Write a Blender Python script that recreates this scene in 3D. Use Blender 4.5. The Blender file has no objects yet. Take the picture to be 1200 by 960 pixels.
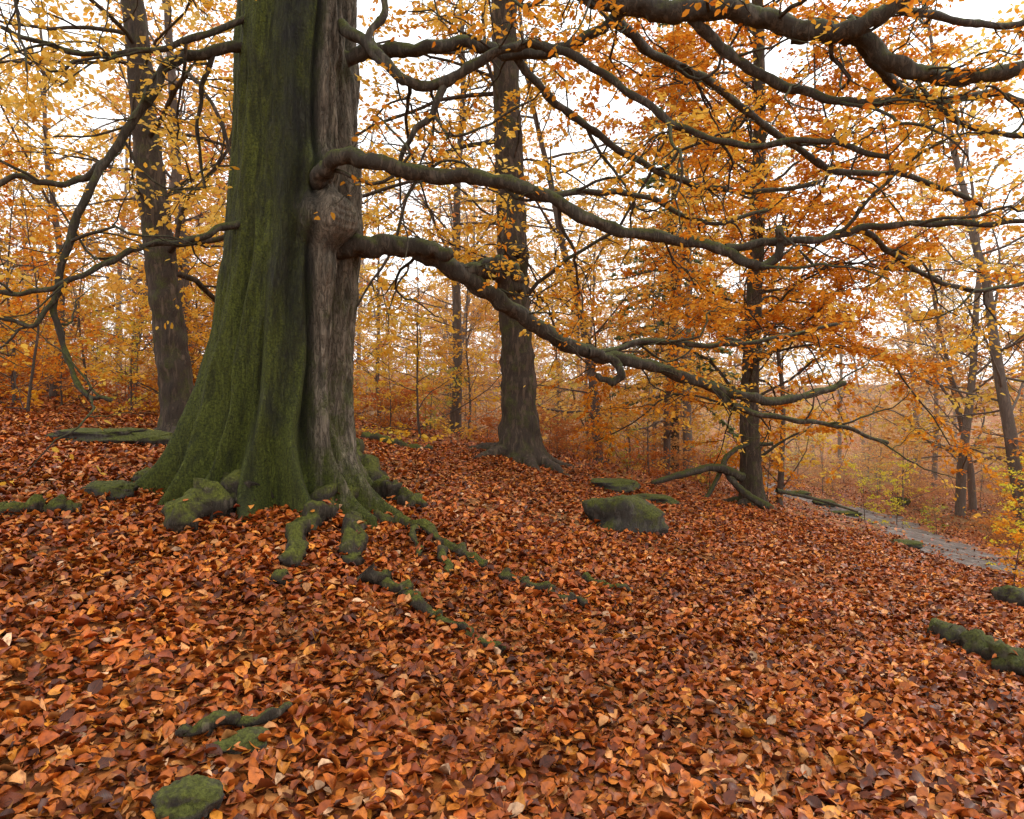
import bpy, math, numpy as np
from mathutils import noise as mn, Vector
rng=np.random.default_rng(7)
UP=np.array([0,0,1.0])
CAMZ=1.5; K=0.00125
def nz(a): 
    return a/np.maximum(np.linalg.norm(a,axis=-1,keepdims=True),1e-9)
# ------------------------------------------------------------ terrain
CP=np.array([(0,0,0),(-1.5,2.2,.22),(-2.1,6,.80),(-3.2,5.6,.86),(-7.5,10,1.35),(-4.8,10,1.12),(-4.0,4.5,.75),(.07,12,.62),(-1.6,11,.78),(4.9,14,-.5),(8.4,15,-1.2),
 (1.55,9,.15),(3.8,5.5,-.42),(5,7,-.55),(1.9,2.5,-.12),(0,5,.28),(-.6,3.4,.25),(10,20,-1.7),(0,20,.5),(-14,22,1.9),(-10,0,1.2),(10,0,-1.3),(0,-12,-.4),
 (0,35,.2),(-30,35,2.5),(30,35,-3.2),(0,90,-1),(-90,90,4),(90,90,-4),(-90,-60,3),(90,-60,-4)],float)
def U(r2): return np.where(r2>1e-9, .5*r2*np.log(np.maximum(r2,1e-9)),0)
n=len(CP);A=np.zeros((n+3,n+3));d2=((CP[:,None,:2]-CP[None,:,:2])**2).sum(-1)
A[:n,:n]=U(d2)+np.eye(n)*.15;A[:n,n]=1;A[:n,n+1:]=CP[:,:2];A[n,:n]=1;A[n+1:,:n]=CP[:,:2].T
W=np.linalg.solve(A,np.r_[CP[:,2],0,0,0])
def H(x,y):
    x=np.asarray(x,float);y=np.asarray(y,float);sh=x.shape
    xf=np.clip(x.ravel(),-95,95);yf=np.clip(y.ravel(),-60,95)
    z=W[n]+W[n+1]*xf+W[n+2]*yf
    for i in range(n): z=z+W[i]*U((xf-CP[i,0])**2+(yf-CP[i,1])**2)
    z=z.reshape(sh)
    z=z+.018*np.sin(3.1*x+1.3*y)+.014*np.sin(-2.2*x+4.3*y+1)+.012*np.sin(6.1*x+2.9*y+2)+.010*np.sin(5.0*y-7.7*x)+.03*np.sin(1.1*x-.9*y+.5)
    r=np.hypot(x,y); z=z+14*np.clip((r-95)/160,0,1)**1.2
    return z
def S(px,py,d): # pixel column and row unprojected through the camera at a depth in metres
    return np.array([(px-600)*K*d,d,CAMZ+(480-py)*K*d])
def G(px,py):
    d=np.arange(1.5,70,.03);z=CAMZ+(480-py)*K*d;g=H((px-600)*K*d,d)
    i=np.argmax(z<=g); 
    return np.array([(px-600)*K*d[i],d[i]])
# ------------------------------------------------------------ mesh helpers
def mesh_np(name,V,faces_idx,starts,mat,smooth=True,attrs=None):
    me=bpy.data.meshes.new(name)
    me.vertices.add(len(V));me.vertices.foreach_set("co",np.ascontiguousarray(V,dtype=np.float32).ravel())
    me.loops.add(len(faces_idx));me.loops.foreach_set("vertex_index",np.asarray(faces_idx,dtype=np.int32))
    me.polygons.add(len(starts));me.polygons.foreach_set("loop_start",np.asarray(starts,dtype=np.int32))
    me.update(calc_edges=True)
    me.polygons.foreach_set("use_smooth",np.full(len(starts),smooth,dtype=bool))
    for k,v in (attrs or {}).items():
        if v.shape[1]==4:
            a=me.attributes.new(k,'FLOAT_COLOR','POINT');a.data.foreach_set("color",v.astype(np.float32).ravel())
        else:
            a=me.attributes.new(k,'FLOAT_VECTOR','POINT');a.data.foreach_set("vector",v.astype(np.float32).ravel())
    me.materials.append(mat);return me
def obj(name,me,parent=None,loc=(0,0,0)):
    o=bpy.data.objects.new(name,me);bpy.context.scene.collection.objects.link(o);o.location=loc
    if parent is not None:o.parent=parent
    return o
def grid_mesh(name,P,mat,wrap=False,attrs=None):
    a,b=P.shape[:2];V=P.reshape(-1,3)
    i=np.arange(a-1)[:,None];j=np.arange(b if wrap else b-1)[None,:];j2=(j+1)%b
    q=np.stack([i*b+j,i*b+j2,(i+1)*b+j2,(i+1)*b+j],-1).reshape(-1,4)
    return mesh_np(name,V,q.ravel(),np.arange(len(q))*4,mat,True,attrs)
class Tubes:
    def __init__(s): s.V=[];s.F=[];s.n=0
    def add(s,P,R,k=6,bump=0,seed=0,rough=0,fr=9.):
        P=np.asarray(P,float);R=np.asarray(R,float);m=len(P)
        T=nz(np.gradient(P,axis=0));av=np.abs(T.mean(0));ref=np.zeros(3);ref[np.argmin(av)]=1
        u=nz(ref-T*(T@ref)[:,None]);v=np.cross(T,u)
        a=np.arange(k)*2*math.pi/k
        rr=np.repeat(R[:,None],k,1)
        if bump:
            ii=np.arange(m)[:,None];
            rr=rr*(1+bump*(np.sin(ii*.9+seed+2*a)+.7*np.sin(ii*.5+seed*2+3*a)+.6*np.sin(ii*1.5-a+seed))*.5)
        V=P[:,None]+rr[...,None]*(np.cos(a)[None,:,None]*u[:,None]+np.sin(a)[None,:,None]*v[:,None])
        if rough:
            for i in range(m):
                for j in range(k):
                    q=V[i,j];f=1+rough*(mn.noise(Vector(q*fr))+.6*mn.noise(Vector(q*fr*2.7)))
                    V[i,j]=P[i]+(q-P[i])*f
        V=V.reshape(-1,3)
        i=np.arange(m-1)[:,None];j=np.arange(k)[None];j2=(j+1)%k
        q=np.stack([i*k+j,i*k+j2,(i+1)*k+j2,(i+1)*k+j],-1).reshape(-1,4)+s.n
        s.V.append(V);s.F.append(q);s.n+=len(V)
        tip=P[-1]+T[-1]*R[-1]*.8;b=s.n-k
        s.V.append(tip[None]);jj=np.arange(k)
        s.F.append(np.stack([b+jj,b+(jj+1)%k,np.full(k,s.n),np.full(k,s.n)],-1));s.n+=1
    def mesh(s,name,mat):
        V=np.concatenate(s.V);Q=np.concatenate(s.F)
        tri=Q[:,2]==Q[:,3];L=np.where(tri,3,4);st=np.r_[0,np.cumsum(L)[:-1]]
        mask=np.ones(Q.shape,bool);mask[tri,3]=False
        return mesh_np(name,V,Q[mask],st,mat)
rows=[(.18,.22),(.48,.33),(.8,.2)]
tv=[(0,0)];
for u,w in rows: tv+=[(u,-w),(u,0),(u,w)]
tv.append((1,0))
TN=(np.array(tv),[(0,2,1),(0,3,2),(1,2,5,4),(2,3,6,5),(4,5,8,7),(5,6,9,8),(7,8,10),(8,9,10)])
TM=(np.array([(0,0),(.28,-.29),(.7,-.24),(1,0),(.7,.24),(.28,.29)]),[(0,3,2,1),(0,5,4,3)])
TF=(np.array([(0,0),(.5,-.36),(1,0),(.5,.36)]),[(0,3,2,1)])
class Leaves:
    def __init__(s): s.p=[];s.d=[];s.nn=[];s.s=[];s.c=[]
    def add(s,p,d,nn,sz,c): s.p.append(p);s.d.append(d);s.nn.append(nn);s.s.append(sz);s.c.append(c)
    def count(s): return sum(len(x) for x in s.p)
    def mesh(s,name,mat,T,curl=.5):
        p=np.concatenate(s.p);d=nz(np.concatenate(s.d));nn=np.concatenate(s.nn);sz=np.concatenate(s.s);c=np.concatenate(s.c)
        r=nz(np.cross(d,nn));nn=np.cross(r,d);N=len(p);tv,tf=T;m=len(tv)
        cu=rng.normal(.4,.7,N)*curl;be=rng.normal(-.2,.7,N)*curl;wi=rng.uniform(.8,1.2,N);ry=rng.normal(0,.25,N)*curl
        u=tv[:,0][None];v=tv[:,1][None]
        w=cu[:,None]*np.abs(v)*1.2+be[:,None]*(u-.4)**2+ry[:,None]*v*np.sin(u*6)
        V=p[:,None]+sz[:,None,None]*(u[...,None]*d[:,None]+(v*wi[:,None])[...,None]*r[:,None]+w[...,None]*nn[:,None])
        fl=np.concatenate([np.array(f) for f in tf]);ln=np.array([len(f) for f in tf])
        F=(np.arange(N)[:,None]*m+fl[None]).ravel();L=np.tile(ln,N);st=np.r_[0,np.cumsum(L)[:-1]]
        col=np.ones((N,m,4));col[...,:3]=c[:,None]
        luv=np.zeros((N,m,3));luv[...,0]=u;luv[...,1]=v;luv[...,2]=rng.uniform(0,1,N)[:,None]
        return mesh_np(name,V.reshape(-1,3),F,st,mat,True,{"col":col.reshape(-1,4),"luv":luv.reshape(-1,3)})
# ------------------------------------------------------------ materials
def newmat(name):
    m=bpy.data.materials.new(name);m.use_nodes=True;nt=m.node_tree;nt.nodes.clear();return m,nt
def nd(nt,t,ins=None,**kw):
    x=nt.nodes.new(t)
    for k,v in kw.items(): setattr(x,k,v)
    for k,v in (ins or {}).items():
        if hasattr(v,'is_output'): nt.links.new(v,x.inputs[k])
        else: x.inputs[k].default_value=v
    return x
def mix(nt,f,a,b,bt='MIX'):
    x=nt.nodes.new('ShaderNodeMix');x.data_type='RGBA';x.blend_type=bt
    for s,v in ((0,f),(6,a),(7,b)):
        if hasattr(v,'is_output'): nt.links.new(v,x.inputs[s])
        else: x.inputs[s].default_value=v if s==0 else (*v,1)[:4]
    return x.outputs[2]
def mth(nt,op,a,b=0.,c=0.,clamp=False):
    x=nt.nodes.new('ShaderNodeMath');x.operation=op;x.use_clamp=clamp
    for i,v in enumerate((a,b,c)):
        if hasattr(v,'is_output'): nt.links.new(v,x.inputs[i])
        else: x.inputs[i].default_value=v
    return x.outputs[0]
def ramp(nt,f,stops):
    x=nt.nodes.new('ShaderNodeValToRGB');nt.links.new(f,x.inputs[0]);e=x.color_ramp.elements
    e[0].position=stops[0][0];e[0].color=(*stops[0][1],1);e[1].position=stops[-1][0];e[1].color=(*stops[-1][1],1)
    for p,c in stops[1:-1]:
        q=e.new(p);q.color=(*c,1)
    return x.outputs[0]
def coords(nt,scale,kind='Object'):
    tc=nt.nodes.new('ShaderNodeTexCoord');mp=nd(nt,'ShaderNodeMapping',{'Vector':tc.outputs[kind],'Scale':scale});return mp.outputs[0]
HAZE=(.84,.65,.46)  # pale distance haze, painted into the leaf base colour
def leaf_mat(name,transl,rough,veins=False,haze=False,spec=.4):
    m,nt=newmat(name)
    c=nd(nt,'ShaderNodeAttribute',attribute_name='col').outputs['Color']
    if veins:
        uv=nd(nt,'ShaderNodeAttribute',attribute_name='luv').outputs['Vector']
        s=nd(nt,'ShaderNodeSeparateXYZ',{0:uv});av=mth(nt,'ABSOLUTE',s.outputs[1])
        rib=mth(nt,'SUBTRACT',1.,mth(nt,'MULTIPLY',av,45.),clamp=True)
        w=mth(nt,'SINE',mth(nt,'MULTIPLY',mth(nt,'SUBTRACT',s.outputs[0],mth(nt,'MULTIPLY',av,.8)),62.))
        w=mth(nt,'MULTIPLY',mth(nt,'SUBTRACT',w,.55,clamp=True),1.5)
        v=mth(nt,'MAXIMUM',rib,w)
        nzz=nd(nt,'ShaderNodeTexNoise',{'Vector':coords(nt,(1,1,1)),'Scale':45.,'Detail':3.})
        c=mix(nt,1.,c,ramp(nt,nzz.outputs[0],[(.3,(.45,.38,.34)),(.5,(1,1,1)),(.72,(1.25,1.2,1.1))]),'MULTIPLY')
        c=mix(nt,mth(nt,'MULTIPLY',v,.32),c,(.24,.07,.015))
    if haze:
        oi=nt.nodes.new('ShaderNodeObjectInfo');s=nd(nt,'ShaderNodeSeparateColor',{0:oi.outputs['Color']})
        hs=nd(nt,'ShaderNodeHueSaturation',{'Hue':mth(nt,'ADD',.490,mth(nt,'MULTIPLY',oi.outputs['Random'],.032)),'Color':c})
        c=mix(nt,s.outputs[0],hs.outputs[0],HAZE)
    p=nd(nt,'ShaderNodeBsdfPrincipled' if veins else 'ShaderNodeBsdfDiffuse',{0:c,'Roughness':rough if veins else 0.})
    if veins: p.inputs['Specular IOR Level'].default_value=spec
    sh=p.outputs[0];out=nt.nodes.new('ShaderNodeOutputMaterial')
    if transl>0:
        t=nd(nt,'ShaderNodeBsdfTranslucent',{'Color':c});sh=nd(nt,'ShaderNodeMixShader',{0:transl,1:sh,2:t.outputs[0]}).outputs[0]
    nt.links.new(sh,out.inputs[0]);return m
M_fall=leaf_mat('fallen_leaf',0,.42,True,spec=.26)
M_leaf=leaf_mat('beech_leaf',.5,.5,False)
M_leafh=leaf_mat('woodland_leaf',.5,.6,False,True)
def bark_mat(name,dark,light,moss,mossamt=.5,scale=1.,haze=False,bumpd=.02,topmoss=True):
    m,nt=newmat(name)
    v=coords(nt,(9*scale,9*scale,1.8*scale))
    n1=nd(nt,'ShaderNodeTexNoise',{'Vector':v,'Scale':1.6,'Detail':8.,'Roughness':.7,'Distortion':.4})
    n2=nd(nt,'ShaderNodeTexNoise',{'Vector':coords(nt,(1,1,1)),'Scale':5.,'Detail':8.,'Roughness':.72})
    crk=mth(nt,'MULTIPLY',mth(nt,'ABSOLUTE',mth(nt,'SUBTRACT',n1.outputs[0],.5)),9.,clamp=True)
    c=mix(nt,ramp(nt,n1.outputs[0],[(.35,(0,0,0)),(.68,(1,1,1))]),dark,light)
    c=mix(nt,1.,c,ramp(nt,crk,[(0,(.5,.5,.5)),(.4,(1,1,1))]),'MULTIPLY')
    ge=nt.nodes.new('ShaderNodeNewGeometry');z=nd(nt,'ShaderNodeSeparateXYZ',{0:ge.outputs['Normal']}).outputs[2]
    f=mth(nt,'ADD',mth(nt,'MULTIPLY',z,.45 if topmoss else 0.),mth(nt,'MULTIPLY',n2.outputs[0],1.9))
    f=mth(nt,'MULTIPLY',mth(nt,'SUBTRACT',f,1.4-mossamt),3.,clamp=True)
    n3=nd(nt,'ShaderNodeTexNoise',{'Vector':coords(nt,(1,1,1)),'Scale':55.,'Detail':4.,'Roughness':.7})
    mc=mix(nt,ramp(nt,n3.outputs[0],[(.3,(0,0,0)),(.7,(1,1,1))]),tuple(x*.25 for x in moss),tuple(x*1.7 for x in moss))
    c=mix(nt,f,c,mc)
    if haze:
        oi=nt.nodes.new('ShaderNodeObjectInfo');s=nd(nt,'ShaderNodeSeparateColor',{0:oi.outputs['Color']});c=mix(nt,s.outputs[0],c,(.50,.43,.38))  # distance haze painted into the bark colour as well
    hgt=mth(nt,'ADD',mth(nt,'ADD',mth(nt,'MULTIPLY',n1.outputs[0],.6),mth(nt,'MULTIPLY',crk,.3)),mth(nt,'MULTIPLY',n3.outputs[0],.2))
    b=nd(nt,'ShaderNodeBump',{'Height':hgt,'Strength':.9,'Distance':bumpd})
    p=nd(nt,'ShaderNodeBsdfPrincipled',{'Base Color':c,'Roughness':.85,'Normal':b.outputs[0],'Specular IOR Level':.25})
    out=nd(nt,'ShaderNodeOutputMaterial',{0:p.outputs[0]});return m
M_limb=bark_mat('limb_bark',(.022,.018,.013),(.115,.094,.07),(.062,.066,.014),.42,1.5,bumpd=.012)
M_root=bark_mat('mossy_root',(.020,.015,.010),(.11,.085,.06),(.095,.100,.014),.38,2,bumpd=.025)
M_tree=bark_mat('tree_bark',(.022,.016,.012),(.13,.09,.062),(.06,.062,.016),.45,1.,bumpd=.03,topmoss=False)
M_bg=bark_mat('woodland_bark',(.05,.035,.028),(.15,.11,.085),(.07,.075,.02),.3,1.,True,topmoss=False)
M_rock=bark_mat('mossy_rock',(.026,.022,.018),(.10,.086,.07),(.070,.075,.013),.42,.6)
def trunk_material():
    m,nt=newmat('old_beech_bark')
    a=nd(nt,'ShaderNodeAttribute',attribute_name='mask');s=nd(nt,'ShaderNodeSeparateColor',{0:a.outputs['Color']})
    v=coords(nt,(14,14,2.0));n1=nd(nt,'ShaderNodeTexNoise',{'Vector':v,'Scale':1.5,'Detail':10.,'Roughness':.72,'Distortion':.6})
    v2=coords(nt,(1,1,1));n2=nd(nt,'ShaderNodeTexNoise',{'Vector':coords(nt,(1,1,.6)),'Scale':3.6,'Detail':10.,'Roughness':.78});n3=nd(nt,'ShaderNodeTexNoise',{'Vector':v2,'Scale':60.,'Detail':4.,'Roughness':.75})
    n4=nd(nt,'ShaderNodeTexNoise',{'Vector':coords(nt,(20,20,4)),'Scale':1.4,'Detail':6.,'Roughness':.6,'Distortion':1.2})
    crk=mth(nt,'MULTIPLY',mth(nt,'ABSOLUTE',mth(nt,'SUBTRACT',n4.outputs[0],.5)),10.,clamp=True)
    dark=mix(nt,ramp(nt,n1.outputs[0],[(.35,(0,0,0)),(.7,(1,1,1))]),(.012,.012,.008),(.075,.075,.048))
    pale=mix(nt,ramp(nt,n1.outputs[0],[(.3,(0,0,0)),(.62,(1,1,1))]),(.055,.043,.03),(.29,.235,.17))
    pale=mix(nt,ramp(nt,n2.outputs[0],[(.48,(0,0,0)),(.62,(.75,.75,.75))]),pale,(.10,.095,.045))
    c=mix(nt,s.outputs[1],dark,pale)
    c=mix(nt,1.,c,ramp(nt,crk,[(0,(.35,.33,.3)),(.45,(1,1,1))]),'MULTIPLY')
    moss=mix(nt,ramp(nt,n3.outputs[0],[(.3,(0,0,0)),(.7,(1,1,1))]),(.011,.018,.003),(.145,.165,.018))
    f=mth(nt,'MULTIPLY',mth(nt,'SUBTRACT',mth(nt,'ADD',s.outputs[0],mth(nt,'MULTIPLY',n2.outputs[0],1.6)),1.04),2.8,clamp=True)
    c=mix(nt,mth(nt,'MULTIPLY',f,.94),c,moss)
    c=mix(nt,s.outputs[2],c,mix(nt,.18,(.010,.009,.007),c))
    h=mth(nt,'ADD',mth(nt,'ADD',n1.outputs[0],mth(nt,'MULTIPLY',crk,.35)),mth(nt,'MULTIPLY',n3.outputs[0],.22))
    b=nd(nt,'ShaderNodeBump',{'Height':h,'Strength':1.,'Distance':.035})
    p=nd(nt,'ShaderNodeBsdfPrincipled',{'Base Color':c,'Roughness':.8,'Normal':b.outputs[0],'Specular IOR Level':.3})
    nd(nt,'ShaderNodeOutputMaterial',{0:p.outputs[0]});return m
M_trunk=trunk_material()
def ground_material():
    m,nt=newmat('leaf_litter_ground');v=coords(nt,(1,1,1))
    w=nd(nt,'ShaderNodeTexNoise',{'Vector':v,'Scale':20.,'Detail':3.})
    vo=nd(nt,'ShaderNodeTexVoronoi',{'Vector':mix(nt,.06,v,w.outputs[1],'ADD'),'Scale':19.})
    cc=nd(nt,'ShaderNodeSeparateColor',{0:vo.outputs['Color']})
    c=ramp(nt,cc.outputs[0],[(0,(.045,.013,.005)),(.35,(.17,.045,.009)),(.7,(.32,.095,.018)),(1,(.42,.17,.05))])
    n=nd(nt,'ShaderNodeTexNoise',{'Vector':v,'Scale':.2,'Detail':7.})
    c=mix(nt,ramp(nt,n.outputs[0],[(.45,(0,0,0)),(.62,(.6,.6,.6))]),c,(.23,.16,.07))
    b=nd(nt,'ShaderNodeBump',{'Height':vo.outputs['Distance'],'Strength':.7,'Distance':.02})
    p=nd(nt,'ShaderNodeBsdfPrincipled',{'Base Color':c,'Roughness':.8,'Normal':b.outputs[0],'Specular IOR Level':.15})
    nd(nt,'ShaderNodeOutputMaterial',{0:p.outputs[0]});return m
def path_material():
    m,nt=newmat('wet_mud');v=coords(nt,(1,1,1))
    n=nd(nt,'ShaderNodeTexNoise',{'Vector':v,'Scale':2.5,'Detail':9.,'Roughness':.75})
    vo=nd(nt,'ShaderNodeTexVoronoi',{'Vector':v,'Scale':6.})
    c=ramp(nt,n.outputs[0],[(.36,(.03,.018,.012)),(.5,(.10,.075,.063)),(.64,(.24,.205,.185))])
    b=nd(nt,'ShaderNodeBump',{'Height':mth(nt,'ADD',n.outputs[0],vo.outputs[0]),'Strength':.9,'Distance':.05})
    p=nd(nt,'ShaderNodeBsdfPrincipled',{'Base Color':c,'Roughness':.5,'Normal':b.outputs[0],'Specular IOR Level':.25})
    nd(nt,'ShaderNodeOutputMaterial',{0:p.outputs[0]});return m
# ------------------------------------------------------------ ground
def axis(lo,hi,flo,fhi,st):
    a=list(np.arange(flo,fhi,st));x=fhi;s=st
    while x<hi: a.append(x);s*=1.13;x+=s
    a.append(hi);x=flo;s=st;b=[]
    while x>lo: s*=1.13;x-=s;b.append(x)
    return np.array(sorted(b)+a)
gx=axis(-400,400,-7,9,.09);gy=axis(-150,500,.5,16,.09)
X,Y=np.meshgrid(gx,gy);obj('ground',grid_mesh('ground',np.stack([X,Y,H(X,Y)],-1),ground_material()))
pc=np.array([(12.5,12.4)]+[tuple(G(*p)) for p in [(1170,668),(1110,640),(1050,617),(1003,600),(960,588),(925,580)]])
pc=np.vstack([pc,pc[-1]+[.5,5],pc[-1]+[2,14]]);pw=np.array([.6,.75,1.0,1.25,1.25,1.1,1.,1.,1.])
def catmull(P,k=8):
    P=np.asarray(P,float);Q=np.vstack([2*P[0]-P[1],P,2*P[-1]-P[-2]]);o=[]
    for i in range(1,len(Q)-2):
        for t in np.arange(k)/k:
            a,b,c,d=Q[i-1:i+3];o.append(.5*(2*b+(c-a)*t+(2*a-5*b+4*c-d)*t*t+(3*b-a-3*c+d)*t**3))
    o.append(P[-1]);return np.array(o)
pl=catmull(np.c_[pc,pw],10);tt=nz(np.gradient(pl[:,:2],axis=0));nn=np.c_[-tt[:,1],tt[:,0]]
q=np.linspace(-1,1,9);wob=1+.22*np.sin(np.arange(len(pl))*1.3)
XY=pl[:,None,:2]+q[None,:,None]*(pl[:,2]*wob)[:,None,None]*nn[:,None]
obj('path',grid_mesh('path',np.concatenate([XY,(H(XY[...,0],XY[...,1])+.022-.016*np.abs(q)[None])[...,None]],-1),path_material()))
def onpath(x,y):
    d=np.full(x.shape,9.)
    for p in pl[::2]: d=np.minimum(d,np.hypot(x-p[0],y-p[1])/p[2])
    return d
# ------------------------------------------------------------ fallen leaves
TX,TY=-2.08,6.0
FP=np.array([(.42,.108,.015),(.34,.075,.012),(.18,.036,.009),(.50,.158,.024),(.54,.24,.08),(.08,.020,.009),(.58,.22,.026),(.62,.38,.22)])
FW=np.array([.25,.24,.17,.14,.06,.11,.05,.012])
def scatter(n0,d0,d1,sz,T,name,lift,tilt,parent,wid=.85):
    y=np.sqrt(rng.uniform(d0**2,d1**2,n0));x=rng.uniform(-1,1,n0)*(y*wid+.8)
    r=np.hypot(x-TX,y-TY);op=onpath(x,y);k=(r>.62)&((op>.85+.3*rng.random(n0))|(rng.random(n0)<.10))
    x=x[k];y=y[k];N=len(x)
    clump=.5+.5*np.sin(x*2.3+np.sin(y*1.9)*2)*np.sin(y*2.9+np.sin(x*1.3)*2)
    z=H(x,y)+.003+rng.uniform(0,1,N)**1.5*lift*(.5+clump)
    a=rng.uniform(0,2*math.pi,N);d=np.c_[np.cos(a),np.sin(a),rng.normal(0,tilt,N)]
    nn=np.c_[rng.normal(0,tilt,N),rng.normal(0,tilt,N),np.ones(N)]
    ci=rng.choice(len(FP),N,p=FW/FW.sum());c=FP[ci]*rng.uniform(.65,1.35,N)[:,None]*(0.75+.42*clump)[:,None]
    L=Leaves();L.add(np.c_[x,y,z],d,nn,sz*rng.uniform(.5,1.25,N),c)
    return obj(name,L.mesh(name,M_fall,T,.75),parent)
fl=obj('fallen_leaves',None)
scatter(78000,1.2,6.5,.064,TN,'near_leaves',.032,.36,fl)
scatter(80000,6.5,13,.07,TM,'middle_leaves',.03,.33,fl)
scatter(75000,13,32,.10,TF,'far_leaves',.03,.3,fl)
# ------------------------------------------------------------ main beech trunk
beech=obj('beech_tree',None)
zs=np.r_[np.linspace(.25,6.2,420),np.linspace(6.26,14,50)];th=np.linspace(0,2*math.pi,440,endpoint=False)
pz=[-.2,.75,.9,1.05,1.35,1.72,2.1,2.85,3.6,5.1,9,14];pr=[.60,.60,.60,.59,.575,.56,.55,.53,.515,.47,.4,.2]
px_=[-2.1,-2.1,-2.09,-2.08,-2.07,-2.04,-1.99,-1.93,-1.9,-1.89,-1.8,-1.6]
Z,TH=np.meshgrid(zs,th,indexing='ij');R=np.interp(Z,pz,pr);CX=np.interp(Z,pz,px_);CY=6+0*Z
def ad(a,b): return (a-b+math.pi)%(2*math.pi)-math.pi
g=H(TX+.8*np.cos(th),TY+.8*np.sin(th))[None];hz=np.clip(Z-g,0,9)
for ang,amp,w,sc in [(180,.66,.15,.24),(203,.48,.13,.44),(229,.36,.11,.55),(252,.36,.10,.55),(276,.50,.12,.38),(300,.54,.11,.36),(325,.55,.12,.28),(352,.50,.16,.3),(30,.45,.25,.3),(75,.4,.22,.35),(120,.45,.25,.35),(150,.3,.15,.4)]:
    t=math.radians(ang)+.06*np.sin(Z*5+ang)
    R=R+amp*np.exp(-np.abs(ad(TH,t)/w)**1.5)*np.exp(-hz/sc)*.95 + .22*amp*np.exp(-(ad(TH,t)/(w*.9))**2)*np.exp(-hz/1.5)
tw=TH+.12*np.sin(Z*.7)
R=R+.022*np.sin(tw*5+1)+.017*np.sin(tw*9+Z*.3)+.009*np.sin(tw*17-Z*.5)
gc=math.radians(-52)+.10*np.sin(Z*1.3+.5)+.03*np.sin(Z*4)
gro=np.exp(-(ad(TH,gc)/.07)**2)*np.clip((Z-.95)/.4,0,1)*np.clip((5.6-Z)/.6,0,1)
lip=np.exp(-(ad(TH,gc+.17)/.10)**2)*np.clip((Z-.9)/.5,0,1)*np.clip((5.4-Z)/.5,0,1)
g2=np.exp(-(ad(TH,math.radians(-88)+.06*np.sin(Z*2))/.05)**2)*np.clip((2.6-Z)/.8,0,1)
g3=np.exp(-(ad(TH,math.radians(-72)+.05*np.sin(Z*1.7+2))/.08)**2)*np.clip((Z-2.0)/.5,0,1)
g4=np.exp(-(ad(TH,math.radians(-30)+.05*np.sin(Z*1.9))/.05)**2)
g5=np.exp(-(ad(TH,math.radians(-112)+.05*np.sin(Z*1.5+1))/.06)**2)
R=R-.08*gro+.045*lip-.07*g2-.04*g3-.03*g4*np.clip((3.2-Z)/1,0,1)-.045*g5*np.clip((3.4-Z)/1,0,1)
def blob(a,z0,wa,wz,h,e=2.):
    return h*np.exp(-(((ad(TH,math.radians(a))/wa)**2+((Z-z0)/wz)**2)**e))
burl=blob(-43,3.08,.44,.22,1,1.6);halo=blob(-43,3.08,.57,.31,1,3.)-blob(-43,3.08,.47,.245,1,3.)
rq=np.sqrt((ad(TH,math.radians(-43))/.42)**2+((Z-3.2)/.21)**2)
R=R*1+.24*burl-.05*np.clip(halo,0,1)+.005*np.sin(rq*24)*burl
R=R+blob(-45,2.70,.13,.22,.12,1)+blob(-50,3.50,.24,.14,.12,1)+blob(-15,2.93,.25,.2,.10,1)+blob(178,3.1,.2,.2,.06,1)
ns=np.zeros(R.shape);rg=np.zeros(R.shape)
cth=np.cos(th);sth=np.sin(th)
for i,z in enumerate(zs):
    for j in range(len(th)):
        c=cth[j];s_=sth[j]
        ns[i,j]=mn.noise((c*7,s_*7,z*1.7));rg[i,j]=mn.noise((c*18+5+ns[i,j],s_*18,z*3.2))
palef=np.clip(ad(TH,gc)/.10,0,1)*np.clip((2.2-ad(TH,gc))/.3,0,1)
R=R+(ns*.026*(1+palef)+(-np.abs(rg)*.035)*(.5+palef))*(1-.9*np.clip(burl*1.3,0,1))
PX=CX+R*np.cos(TH);PY=CY+R*np.sin(TH)*.95
low=np.exp(-hz/.9)
mossm=.36+.42*low+.20*np.clip(-np.cos(TH)+.35,0,1)
mossm=mossm*(1-.65*palef*(1-.9*low))
wet_shade=np.clip(np.exp(-(ad(TH,math.radians(-74)+.1*np.sin(Z*1.1))/.25)**2)*1.1*np.clip((Z-1.2)/1.0,0,1)*(.7+.9*ns),0,.75);wet_shade=np.maximum(wet_shade,np.clip(gro*.95,0,1))  # wet stain streak, plus shade painted into the long groove
wet_shade=np.maximum(wet_shade,g2*.7);wet_shade=wet_shade*(1-.95*np.clip(burl+lip,0,1)*(1-gro*.5));wet_shade=np.maximum(wet_shade,np.clip(halo,0,1)*.85);wet_shade=np.maximum(wet_shade,np.clip(-rg*2.2-.35,0,.5)*(1-burl))  # painted shade also in side groove, burl crease and bark hollows
palef=np.clip(palef+burl,0,1);mossm=mossm*(1-.8*burl)
msk=np.stack([mossm,palef,wet_shade,np.ones_like(R)],-1).reshape(-1,4)
obj('trunk',grid_mesh('trunk',np.stack([PX,PY,Z],-1),M_trunk,True,{"mask":msk}),beech)
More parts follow.
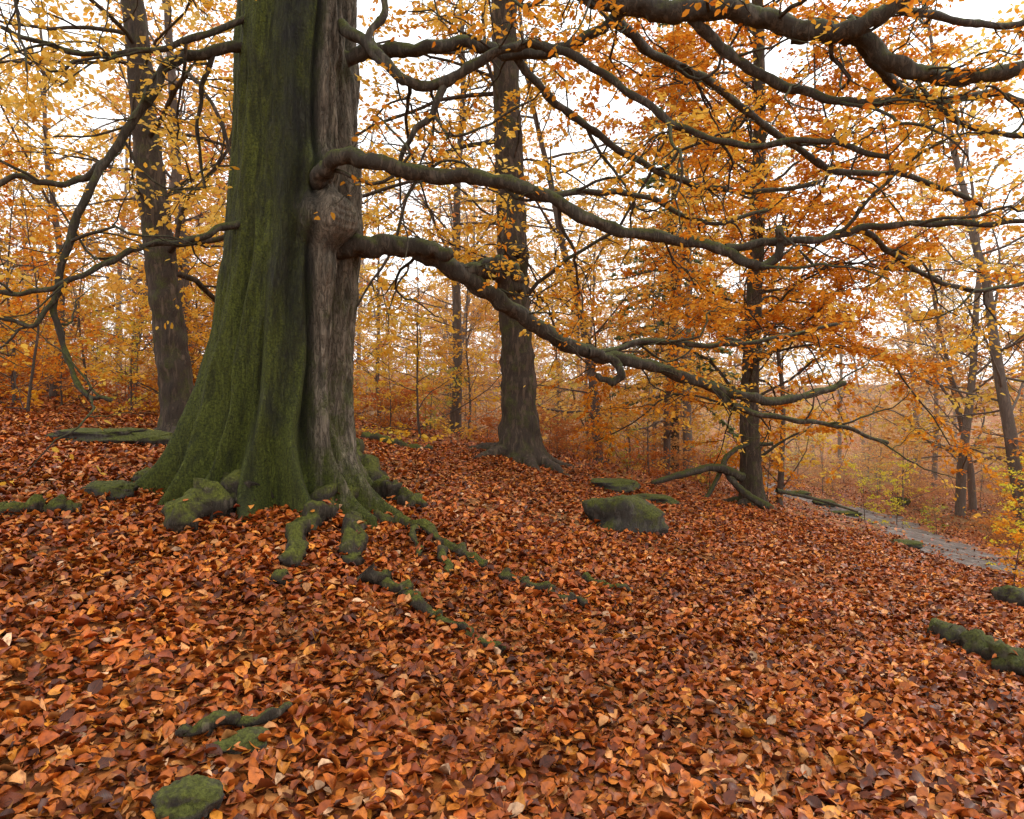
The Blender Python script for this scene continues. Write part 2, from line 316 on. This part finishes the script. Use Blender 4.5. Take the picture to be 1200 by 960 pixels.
# ------------------------------------------------------------ branches
def walk(rg,p,d,L,seg,wig,trop):
    m=max(3,int(L/seg)+1);P=[p];d=np.array(d,float);d/=np.linalg.norm(d)+1e-9
    for i in range(m):
        d=d+rg.normal(0,wig,3)+trop;d/=np.linalg.norm(d);P.append(P[-1]+d*L/m)
    return np.array(P)
PAL={'orange':[(.81,.35,.035),(.74,.26,.022),(.85,.46,.06),(.60,.17,.018)],
 'yellow':[(.86,.56,.10),(.88,.62,.16),(.82,.44,.05)],'gold':[(.85,.49,.06),(.78,.37,.035),(.86,.57,.11)],
 'rust':[(.58,.18,.03),(.68,.25,.035),(.46,.13,.022)],'green':[(.45,.46,.06),(.6,.55,.08),(.30,.34,.05)],
 'lime':[(.84,.64,.06),(.86,.60,.07),(.66,.60,.06)]}
def leafs(LV,rg,P,n,size,pal):
    if n<1:return
    t=rg.uniform(.08,1,n)*(len(P)-1);i=np.minimum(t.astype(int),len(P)-2);f=(t-i)[:,None]
    pos=P[i]*(1-f)+P[i+1]*f;T=nz(P[i+1]-P[i]);side=rg.choice([-1,1],n)[:,None]
    lat=nz(np.cross(T,UP)+1e-6);d=T*.6+lat*side*.8+rg.normal(0,.3,(n,3))+np.array([0,0,-.3])
    pos=pos+lat*side*rg.uniform(0,.9,n)[:,None]*size+rg.normal(0,.25,(n,3))*size
    nn=UP+rg.normal(0,.5,(n,3))
    pc_=np.array(PAL[pal]);c=pc_[rg.integers(len(pc_))]*.5+pc_[rg.integers(len(pc_),size=n)]*.5
    LV.add(pos,d,nn,size*rg.uniform(.6,1.2,n),c*rg.uniform(.75,1.1,n)[:,None])
def branch(TB,LV,rg,p,d,L,r,lev,prm):
    seg=prm['seg'][lev];P=walk(rg,p,d,L,seg,prm['wig'][lev],np.array([0,0,prm['trop'][lev]]))
    R=r*np.linspace(1,.35,len(P));TB.add(P,R,prm['sides'][lev])
    last=lev==len(prm['seg'])-1
    if lev>=len(prm['seg'])-2:
        leafs(LV,rg,P[len(P)//3:] if not last else P,int(L*prm['leaf']*(1 if last else .5)*rg.uniform(.1,1.9)),prm['size'],prm['pal'])
    if not last:
        spawn(TB,LV,rg,P,R,L,lev+1,prm)
def spawn(TB,LV,rg,P,R,L,lev,prm,t0=.2):
    k=max(2,int(L*prm['dens'][lev]*rg.uniform(.8,1.2)))
    for t in np.linspace(t0,1,k):
        t=min(1,max(.05,t+rg.normal(0,.4/k)));x=t*(len(P)-1);i=min(int(x),len(P)-2)
        p=P[i]+(P[i+1]-P[i])*(x-i);T=nz(P[i+1]-P[i]);lat=nz(np.cross(T,UP)+1e-6)*rg.choice([-1,1])
        if abs(T[2])>.85: a=rg.uniform(0,6.28);lat=np.array([math.cos(a),math.sin(a),0])
        d=T*rg.uniform(.3,1.)*(.5 if abs(T[2])>.85 else 1)+lat*rg.uniform(.3,1)+rg.normal(0,.3,3)*np.array([1,1,prm.get('vert',.8)])
        l=prm['len'][lev]*rg.uniform(.5,1.3)*(1.15-.5*t)
        r=min(R[i]*.6,l*prm.get('rr',.011)+.002)
        branch(TB,LV,rg,p,d,l,r,lev,prm)
TB=Tubes();LV=Leaves();rg=np.random.default_rng(3)
limbs=[
 ([(372,228,5.75),(378,203,5.5),(400,184,5.35),(440,190,5.3),(500,205,5.3),(570,209,5.3),(640,230,5.2),(710,266,5.2),(790,280,5.2),(850,294,5.1),(885,312,5.1),(912,300,5.1),(914,268,5.0)],22,9,.8,'orange'),
 ([(850,292,5.1),(905,284,5.1),(960,280,5.0),(1010,268,5.0),(1080,262,4.9),(1160,262,4.8),(1230,255,4.8)],10,6,1,'gold'),
 ([(395,290,5.8),(430,288,5.8),(480,290,5.9),(520,308,6.),(562,336,6.1),(600,362,6.3),(650,396,6.5),(700,416,6.7),(760,428,6.9),(830,452,7.2),(900,470,7.5),(950,462,7.8),(990,450,8)],27,7,.8,'gold'),
 ([(545,322,6.05),(562,316,6.1),(585,310,6.1),(603,318,6.15),(610,338,6.2)],22,14,0,'gold'),
 ([(480,290,5.9),(505,292,5.8),(528,300,5.75)],20,16,0,'gold'),
 ([(690,412,6.6),(715,420,6.7),(728,436,6.7),(718,448,6.7),(700,440,6.7)],12,7,0,'gold'),
 ([(830,452,7.2),(870,480,7.3),(930,492,7.4),(985,500,7.6),(1040,520,7.8)],8,4,.5,'gold'),
 ([(700,416,6.7),(760,400,7.),(830,405,7.2),(900,398,7.5),(980,380,7.8)],8,4,1.2,'orange'),
 ([(405,70,5.8),(440,60,5.8),(490,58,5.7),(545,50,5.7),(590,62,5.6),(640,62,5.6),(690,42,5.5),(725,18,5.5),(770,-10,5.4)],17,10,.6,'orange'),
 ([(400,30,5.8),(440,60,5.5),(475,95,5.4),(520,97,5.4),(565,70,5.4),(620,52,5.4),(680,70,5.3),(740,110,5.3),(800,150,5.2),(870,170,5.1),(960,165,5),(1040,185,5)],14,6,.9,'orange'),
 ([(400,-90,5.9),(520,-70,5.7),(640,-30,5.5),(720,0,5.3),(790,14,5.2),(860,12,5.1),(930,32,5.),(1000,42,5.),(1050,76,4.9),(1110,92,4.9),(1180,84,4.8),(1260,60,4.8)],30,15,.9,'orange'),
 ([(930,36,5.),(985,38,4.9),(1025,22,4.8),(1070,-10,4.7)],24,16,.6,'orange'),
 ([(800,14,5.2),(830,40,5.2),(870,76,5.2),(930,104,5.2),(1000,120,5.1),(1080,118,5.1),(1140,150,5),(1220,160,5)],14,6,1.1,'gold'),
 ([(1000,42,5.),(1040,90,5.2),(1090,120,5.4),(1160,110,5.5),(1230,130,5.6)],14,7,1.0,'orange'),
 ([(600,62,5.6),(640,110,5.8),(690,150,6.),(750,190,6.2),(810,215,6.4),(880,225,6.5),(960,215,6.7)],10,5,1.2,'gold'),
 ([(640,228,5.2),(700,225,5.5),(760,232,5.8),(830,262,6.),(900,245,6.2)],8,4,1.1,'gold'),
 ([(720,18,5.5),(760,60,5.9),(830,95,6.3),(900,150,6.6),(980,200,6.8),(1060,205,7),(1150,240,7)],12,5,1.4,'orange'),
 ([(1000,42,5.),(1040,10,5.3),(1100,20,5.6),(1180,30,5.9),(1260,10,6.)],12,6,1.1,'orange'),
 ([(1010,268,5.),(1050,300,5.3),(1100,330,5.6),(1150,340,5.8),(1210,330,6.)],7,4,1.3,'gold'),
 ([(520,97,5.4),(508,130,5.4),(482,160,5.4),(466,195,5.5)],9,5,.3,'orange'),
 ([(440,-60,5.8),(450,10,5.6),(430,50,5.5),(460,85,5.4)],9,7,.3,'gold'),
 ([(330,48,5.8),(240,62,5.6),(198,76,5.5),(172,120,5.4),(130,180,5.3),(92,250,5.2),(74,310,5.2),(64,360,5.2),(76,410,5.2),(98,460,5.1),(132,468,5.1)],13,5,.35,'gold'),
 ([(128,185,5.3),(100,208,5.3),(60,216,5.2),(14,208,5.2),(-30,245,5.1)],9,5,.6,'yellow'),
 ([(310,258,5.8),(262,266,5.5),(225,282,5.4),(170,288,5.3),(125,308,5.2),(75,332,5.1),(25,344,5.1),(-40,340,5.)],9,5,.45,'gold'),
 ([(320,10,5.8),(220,48,5.4),(150,62,5.2),(80,60,5.1),(0,32,5.)],8,5,1.3,'yellow'),
 ([(250,60,5.6),(236,110,5.7),(232,160,5.8),(240,220,5.9)],6,3,.6,'yellow'),
 ([(320,-60,5.9),(240,-30,5.3),(160,-20,4.9),(60,-30,4.6),(-60,0,4.4)],16,8,1.4,'yellow'),
 ([(75,335,5.2),(40,380,5.1),(0,372,5.),(-30,385,5)],6,4,.6,'gold'),
 ([(360,-120,5.6),(420,-60,5.0),(520,-30,4.6),(620,-20,4.3),(720,-30,4.1)],16,8,.8,'orange'),
]
prm=dict(seg=[.1,.10,.07,.06],wig=[.1,.30,.28,.2],trop=[0,-.01,-.01,0],sides=[10,5,4,3],dens=[0,2.5,4.2,4.6],len=[0,1.15,.55,.24],leaf=36,size=.056,pal='orange',vert=.9,rr=.0125)
for k,(pts,w0,w1,fol,pal) in enumerate(limbs):
    C=np.array([S(*p) for p in pts]);P=catmull(C,12)
    D=np.interp(np.linspace(0,1,len(P)),np.linspace(0,1,len(pts)),[p[2] for p in pts])
    P=P+.008*np.c_[np.sin(np.arange(len(P))*.55+k),np.cos(np.arange(len(P))*.4),np.sin(np.arange(len(P))*.7+k)]
    R=np.linspace(w0,w1,len(P))*.5*K*D
    TB.add(P,R,14,.12,k,.28,11)
    if fol>0:
        L=np.linalg.norm(np.diff(P,axis=0),axis=1).sum();prm['pal']=pal
        q=dict(prm);q['dens']=[0,2.5*(.5+.5*fol),4.2,4.6];q['leaf']=36*fol
        spawn(TB,LV,rg,P,R,L,1,q,.22)
obj('limbs',TB.mesh('limbs',M_limb),beech)
obj('foliage',LV.mesh('foliage',M_leaf,TM,.4),beech)
# roots, with leaves that have settled on them
RT=Tubes();RL=Leaves()
def root(T,pix,w0,w1,raise0=.3,raise1=-.1,k=18,settle=.35):
    C=np.array([G(*p) for p in pix]);P=catmull(C,16);m=len(P)
    P=P+.018*np.c_[np.sin(np.arange(m)*.45+w0*90),np.cos(np.arange(m)*.37+w1*90)]
    R=np.linspace(w0,w1,m)*(1+.18*np.sin(np.arange(m)*.5+w0*40)+.12*np.sin(np.arange(m)*1.1+w1*70));t=np.linspace(0,1,m)
    z=H(P[:,0],P[:,1])+R*(raise0*(1-t)+raise1*t)+.02+.014*np.sin(np.arange(m)*.3+w0*30)
    T.add(np.c_[P,z],R,k,.24,w0*100,.55,12)
    L=np.linalg.norm(np.diff(P,axis=0),axis=1).sum();N=int(L*75*settle)
    if N>0:
        i=rng.integers(0,m,N);off=rng.normal(0,1.,N)
        nn2=nz(np.gradient(P,axis=0));nx=np.c_[-nn2[:,1],nn2[:,0]]
        xy=P[i]+nx[i]*(off*R[i]*1.2)[:,None]
        zz=np.maximum(z[i]+R[i]*np.sqrt(np.clip(1-(off*1.2)**2,0,1))*1.1,H(xy[:,0],xy[:,1])+.02)+.006
        a=rng.uniform(0,6.28,N);keep=rng.random(N)<np.where(np.abs(off)<.7,.35,1.)
        ci=rng.choice(len(FP),N,p=FW/FW.sum())
        RL.add(np.c_[xy,zz][keep],np.c_[np.cos(a),np.sin(a),rng.normal(0,.3,N)][keep],np.c_[rng.normal(0,.35,N),rng.normal(0,.35,N),np.ones(N)][keep],(.062*rng.uniform(.6,1.2,N))[keep],(FP[ci]*rng.uniform(.7,1.2,N)[:,None])[keep])
root(RT,[(405,548),(382,572),(340,588),(290,600),(245,610),(204,626)],.18,.10,.9,.7)
root(RT,[(250,540),(205,555),(160,567)],.15,.05,.4,.1)
root(RT,[(395,590),(380,612),(352,632),(344,668)],.085,.055,.6,.7)
root(RT,[(412,618),(416,640),(410,666)],.07,.065,.5,.5)
root(RT,[(400,550),(430,575),(462,590),(498,600)],.16,.065,.7,.5)
root(RT,[(420,570),(402,596),(372,602)],.13,.09,.7,.5)
root(RT,[(440,616),(478,620),(520,642),(565,668)],.05,.034,.8,.5)
root(RT,[(520,655),(526,678)],.035,.025,.6,.2)
root(RT,[(485,628),(490,655)],.028,.022,.6,.2)
root(RT,[(432,688),(460,698),(488,716)],.052,.036,.9,.5)
root(RT,[(488,716),(520,735),(560,756),(592,770)],.036,.020,.5,.1)
root(RT,[(592,686),(620,694),(655,705),(686,716)],.038,.028,.8,.4)
root(RT,[(686,684),(712,690),(745,700)],.026,.02,.5,.0)
root(RT,[(330,686),(356,690)],.035,.02,.4,.0)
root(RT,[(425,515),(455,522),(505,530)],.10,.06,.4,.2)
root(RT,[(-30,612),(20,606),(60,601),(88,603)],.055,.045,.5,.4)
obj('roots',RT.mesh('roots',M_root),beech)
def log(name,pix,w0,w1,mat=M_root,r0=.6,r1=.6,st=.35):
    T=Tubes();root(T,pix,w0,w1,r0,r1,18,st);return obj(name,T.mesh(name,mat))
log('fallen_log',[(1092,745),(1130,762),(1170,782),(1230,812)],.075,.085,M_limb)
log('mossy_stick',[(212,884),(240,866),(280,858),(344,848)],.023,.018,M_root,1.5,1.5,.15)
obj('settled_leaves',RL.mesh('settled_leaves',M_fall,TN,.6),fl)
# ------------------------------------------------------------ rocks
def rock(name,px,py,sx,sy,sz,seed,mat=M_rock,rot=0,sink=.25,wedge=0,pw=.66):
    x,y=G(px,py);a=np.linspace(0,2*math.pi,56,endpoint=False);b=np.linspace(-math.pi/2,math.pi/2,36)
    B,A_=np.meshgrid(b,a,indexing='ij');P=np.stack([np.cos(B)*np.cos(A_),np.cos(B)*np.sin(A_),np.sin(B)],-1)
    P=np.sign(P)*np.abs(P)**pw
    for i in range(P.shape[0]):
        for j in range(P.shape[1]):
            v=P[i,j];nn=mn.noise((v[0]*1.3+seed,v[1]*1.3,v[2]*1.3));n2=mn.noise((v[0]*3+seed,v[1]*3,v[2]*3));n3=mn.noise((v[0]*9+seed,v[1]*9,v[2]*9))
            P[i,j]=v*(1+.3*nn-.14*abs(n2)+.07*n3)
    P[...,2]*=1-wedge*P[...,0]
    P=P*np.array([sx,sy,sz]);c,s=math.cos(rot),math.sin(rot);Q=P.copy();Q[...,0]=c*P[...,0]-s*P[...,1];Q[...,1]=s*P[...,0]+c*P[...,1]
    return obj(name,grid_mesh(name,Q,mat,True),None,(x,y,float(H(x,y))+sz*(1-2*sink)*.6))
rock('mossy_boulder',735,618,.42,.30,.26,3,rot=.35,wedge=.3)
rock('mossy_rock',716,572,.42,.3,.11,5,rot=-.2)
rock('mossy_rock.001',765,588,.35,.2,.08,6,rot=-.5)
rock('mossy_rock.002',128,580,.20,.14,.08,8)
rock('mossy_rock.003',222,952,.11,.09,.07,14,rot=.3,pw=.95)
rock('mossy_rock.004',165,522,.36,.25,.13,15)
rock('mossy_rock.005',115,515,.5,.3,.10,17)
rock('mossy_rock.006',1190,708,.18,.16,.14,21)
rock('mossy_rock.007',282,874,.11,.065,.035,22,rot=.5,pw=.9)
rock('mossy_rock.008',480,702,.07,.05,.03,24,pw=.9)
rock('stone',965,592,.35,.25,.14,25)
rock('stone.001',990,604,.45,.2,.1,26)
rock('stone.002',1060,640,.3,.2,.08,27)
rock('stone.003',1055,592,.3,.3,.25,28)
rock('stone.004',935,580,.4,.3,.12,29)
T=Tubes()
for pts,w0,w1 in [([(870,560,13.6),(840,548,13.4),(800,556,13.2),(765,566,13.)],.10,.05),([(905,598,13.2),(870,575,13.4),(848,545,13.6),(868,524,13.8),(905,520,14)],.08,.04),([(910,575,14),(960,586,14.4),(1005,600,14.8)],.045,.02),([(848,545,13.6),(830,580,13.4),(815,590,13.2)],.05,.03),([(885,540,14),(930,510,13.8),(975,500,13.7)],.03,.015)]:
    P=catmull([S(*p) for p in pts],10);T.add(P,np.linspace(w0,w1,len(P)),10,.1,1,.3,6)
obj('fallen_branch',T.mesh('fallen_branch',M_limb))
# ------------------------------------------------------------ middle-distance trees
def tree(name,pts,w,spec,seed,bark=M_tree,pal='orange',flare=1.6,knobs=()):
    rg=np.random.default_rng(seed);e=obj(name,None);T=Tubes();L=Leaves()
    C=np.array([S(*p) for p in pts]);C[0,2]=H(C[0,0],C[0,1])-.3;P=catmull(C,20)
    t=np.linspace(0,1,len(pts));R=np.interp(np.linspace(0,1,len(P)),t,w)
    hb=P[:,2]-C[0,2]-.3;R=R*(1+(flare-1)*np.exp(-np.clip(hb,0,99)/.35))
    T.add(P,R,36,.04,seed,.16,4)
    for (a,b,c,r0,r1) in knobs:
        Q=catmull([S(*a),S(*b),S(*c)],6);T.add(Q,np.linspace(r0,r1,len(Q)),12,.12,1,.3,5)
    for i in range(7):
        a=i*.9+rg.uniform(0,.5);x0,y0=C[0,:2];rr=np.linspace(.1,R[8]*3.0,9)
        xx=x0+rr*np.cos(a);yy=y0+rr*np.sin(a);T.add(np.c_[xx,yy,H(xx,yy)+np.linspace(.45,-.1,9)*w[0]],np.linspace(.5,.15,9)*w[0],10,.1,i,.3,6)
    obj('trunk',T.mesh('trunk',bark),e);B=Tubes();q=dict(prm,pal=pal);q.update(spec)
    Lt=np.linalg.norm(np.diff(P,axis=0),axis=1).sum()
    spawn(B,L,rg,P,R,Lt,0,q,spec['t0'])
    obj('limbs',B.mesh('limbs',bark),e)
    if L.p: obj('foliage',L.mesh('foliage',M_leaf,TF,.4),e)
sp=dict(seg=[.35,.22,.14],wig=[.18,.22,.22],trop=[-.012,-.01,-.005],sides=[6,4,3],dens=[2.6,2.2,4.],len=[4.2,1.5,.55],leaf=40,size=.092,t0=.2,rr=.009,vert=.35)
tree('beech_tree.001',[(610,540,12),(607,440,12),(602,330,12),(597,200,12),(592,60,12),(588,-120,12),(580,-500,12)],[.33,.29,.27,.25,.22,.19,.08],dict(sp,t0=.27,dens=[2.0,2.,4.]),21,pal='gold',
   knobs=[((600,345,11.9),(588,322,11.7),(560,318,11.6),.2,.14),((600,330,11.9),(612,300,11.7),(600,292,11.6),.15,.1)])
tree('beech_tree.002',[(882,596,14),(878,480,14),(882,380,14),(888,260,14),(890,100,14),(885,-80,14),(880,-400,14)],[.21,.18,.16,.14,.12,.10,.05],dict(sp,t0=.16,dens=[3.8,2.2,4.2],len=[4.6,1.6,.6],leaf=48,rr=.006),22,pal='orange')
tree('beech_tree.003',[(216,510,10),(203,420,10),(190,320,10),(176,200,10),(164,80,10),(150,-80,10),(130,-450,10)],[.25,.23,.21,.19,.17,.14,.06],dict(sp,t0=.3,dens=[1.8,2.,3.],leaf=38),23,pal='yellow',flare=1.3)
# ------------------------------------------------------------ woodland prototypes (instanced)
def proto(seed,h,r,spec,pal,t0):
    rg=np.random.default_rng(seed);T=Tubes();L=Leaves()
    P=walk(rg,np.array([0,0,-.3]),(0,0,1),h,h/22,.04,np.array([0,0,.02]));R=r*np.linspace(1,.12,len(P));T.add(P,R,9,.05,seed)
    q=dict(prm,pal=pal);q.update(spec);spawn(T,L,rg,P,R,h,0,q,t0)
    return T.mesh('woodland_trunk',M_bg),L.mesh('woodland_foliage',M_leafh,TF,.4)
wt=dict(seg=[.6,.35,.3],wig=[.14,.2,.2],trop=[.02,-.01,0],sides=[5,3,3],dens=[2.5,1.3,2.],len=[3.6,1.7,.8],leaf=17,size=.17,rr=.009,vert=.5)
trees=[proto(31,15,.16,wt,'orange',.10),proto(32,17,.18,dict(wt,leaf=12),'gold',.13),proto(33,15,.14,dict(wt,leaf=12),'yellow',.10),proto(34,18,.16,dict(wt,leaf=1.6,dens=[3,2,3]),'rust',.2),proto(35,12,.11,wt,'gold',.06)]
st=dict(seg=[.25,.16,.1],wig=[.14,.2,.2],trop=[.01,-.01,0],sides=[4,3,3],dens=[5,2.6,3.],len=[1.5,.7,.35],leaf=40,size=.095,rr=.006,vert=.4)
saps=[proto(41,5,.035,st,'orange',.05),proto(42,4,.028,st,'gold',.05),proto(43,2.4,.02,dict(st,len=[1.1,.55,.3]),'orange',.03),proto(44,2.2,.02,dict(st,len=[1.,.5,.3],leaf=25),'green',.03),proto(45,4.2,.03,dict(st,leaf=20),'rust',.06),proto(46,3.6,.025,dict(st,leaf=34),'lime',.05),proto(47,1.3,.015,dict(st,len=[1.,.5,.3],dens=[12,3,3],leaf=34),'rust',.03)]
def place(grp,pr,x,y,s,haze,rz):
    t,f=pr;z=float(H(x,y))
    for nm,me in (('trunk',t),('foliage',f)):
        o=obj(nm,me,grp,(x,y,z));o.scale=(s,s,s);o.rotation_euler=(0,0,rz);o.color=(haze,haze,haze,1)  # object colour carries the amount of painted haze
wood=obj('distant_trees',None);und=obj('undergrowth',None);rw=np.random.default_rng(5)
cnt=0;pts=[]
while cnt<135:
    y=18+rw.uniform(0,1)**1.2*72;x=rw.uniform(-1,1)*(y*.9+4)
    if onpath(np.array([x]),np.array([y]))[0]<1.8: continue
    if any((x-a)**2+(y-b)**2<(2.3+.035*y)**2 for a,b in pts): continue
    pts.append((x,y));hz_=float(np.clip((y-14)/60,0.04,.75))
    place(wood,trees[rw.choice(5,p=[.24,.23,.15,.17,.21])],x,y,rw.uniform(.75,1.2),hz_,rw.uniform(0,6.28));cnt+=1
cnt=0
while cnt<500:
    y=13+rw.uniform(0,1)**1.15*38;x=rw.uniform(-1,1)*(y*.85+2)
    if onpath(np.array([x]),np.array([y]))[0]<1.8: continue
    if y<14.6 and x>1.0: continue
    if y<15.5 and abs(x)<1.8: continue
    if x>0 and y<17.5 and .3<x/y<.8: continue
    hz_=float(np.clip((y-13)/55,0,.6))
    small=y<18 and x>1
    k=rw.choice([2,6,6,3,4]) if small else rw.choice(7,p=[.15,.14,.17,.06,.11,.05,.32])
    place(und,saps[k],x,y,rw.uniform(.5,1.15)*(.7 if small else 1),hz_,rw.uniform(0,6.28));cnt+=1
def sapling(name,x,y,pr,s,rz=0):
    e=obj(name,None);place(e,pr,x,y,s,0,rz)
sapling('yellow_shrub',7.6,9.9,saps[5],.40);sapling('yellow_shrub.001',9.2,11.8,saps[5],.5,2);sapling('yellow_shrub.002',9.4,18.2,saps[5],.45,3);sapling('yellow_shrub.003',10.6,18.8,saps[5],.5,1);sapling('green_shrub',11.2,18,saps[3],.45,1)
sapling('beech_sapling',6.1,8.3,saps[2],.48,1);sapling('beech_sapling.001',-7.8,11,saps[0],.8,2);sapling('beech_sapling.002',-6.3,13,saps[1],.9,3);sapling('beech_sapling.003',-9.5,13,saps[0],1.,4);sapling('beech_sapling.004',10.6,13.2,saps[0],.6,5)
sapling('beech_sapling.005',6.9,9.0,saps[2],.55,2)
def conifer(name,x,y,h,seed):
    rg=np.random.default_rng(seed);e=obj(name,None);T=Tubes();L=Leaves();z=float(H(x,y))
    P=np.c_[np.full(20,x),np.full(20,y),np.linspace(z-.2,z+h,20)];T.add(P,np.linspace(.22,.02,20),8,.05)
    for zz in np.arange(3,h-.3,.25):
        for k in range(3):
            a=rg.uniform(0,6.28);l=(h-zz)*.2*rg.uniform(.6,1.1)+.3;d=(math.cos(a),math.sin(a),-.15)
            B=walk(rg,np.array([x,y,z+zz]),d,l,.4,.05,np.array([0,0,-.03]));T.add(B,np.linspace(.03,.006,len(B)),3)
            m=int(l*40);t=rg.uniform(.15,1,m)*(len(B)-1);i=np.minimum(t.astype(int),len(B)-2);p=B[i]+(B[i+1]-B[i])*(t-i)[:,None]
            L.add(p,nz(B[i+1]-B[i])+rg.normal(0,.6,(m,3))+np.array([0,0,-.4]),UP+rg.normal(0,.5,(m,3)),rg.uniform(.10,.25,m),np.array([.17,.20,.09])*rg.uniform(.6,1.5,m)[:,None])
    obj('trunk',T.mesh('trunk',M_tree),e);obj('foliage',L.mesh('foliage',M_leaf,TF,.4),e)
conifer('conifer_tree',6.4,27,19,1)
# ------------------------------------------------------------ camera and light
cam=bpy.data.cameras.new('camera');cam.lens=24;cam.sensor_width=36;cam.clip_end=1500
co=obj('camera',cam,None,(0,0,CAMZ));co.rotation_euler=(math.radians(90),0,0);bpy.context.scene.camera=co
EL,AZ=math.radians(50),math.radians(60)
w=bpy.data.worlds.new('World');bpy.context.scene.world=w;w.use_nodes=True;nt=w.node_tree;nt.nodes.clear()
sky=nt.nodes.new('ShaderNodeTexSky');sky.sky_type='NISHITA';sky.sun_disc=False;sky.sun_elevation=EL;sky.sun_rotation=AZ;sky.dust_density=6;sky.air_density=1.5
hs=nd(nt,'ShaderNodeHueSaturation',{'Saturation':.12,'Value':1.,'Color':sky.outputs[0]})
c=mix(nt,.75,hs.outputs[0],(15,15,15))
bg=nd(nt,'ShaderNodeBackground',{'Color':c,'Strength':.15});nd(nt,'ShaderNodeOutputWorld',{0:bg.outputs[0]})
sl=bpy.data.lights.new('sun','SUN');sl.energy=1.2;sl.angle=math.radians(20);sl.color=(1,.97,.91)
so=obj('sun',sl);dv=Vector((math.sin(AZ)*math.cos(EL),math.cos(AZ)*math.cos(EL),math.sin(EL)));so.rotation_euler=dv.to_track_quat('Z','Y').to_euler()
vs=bpy.context.scene.view_settings;vs.view_transform='Standard';vs.look='None';vs.exposure=0
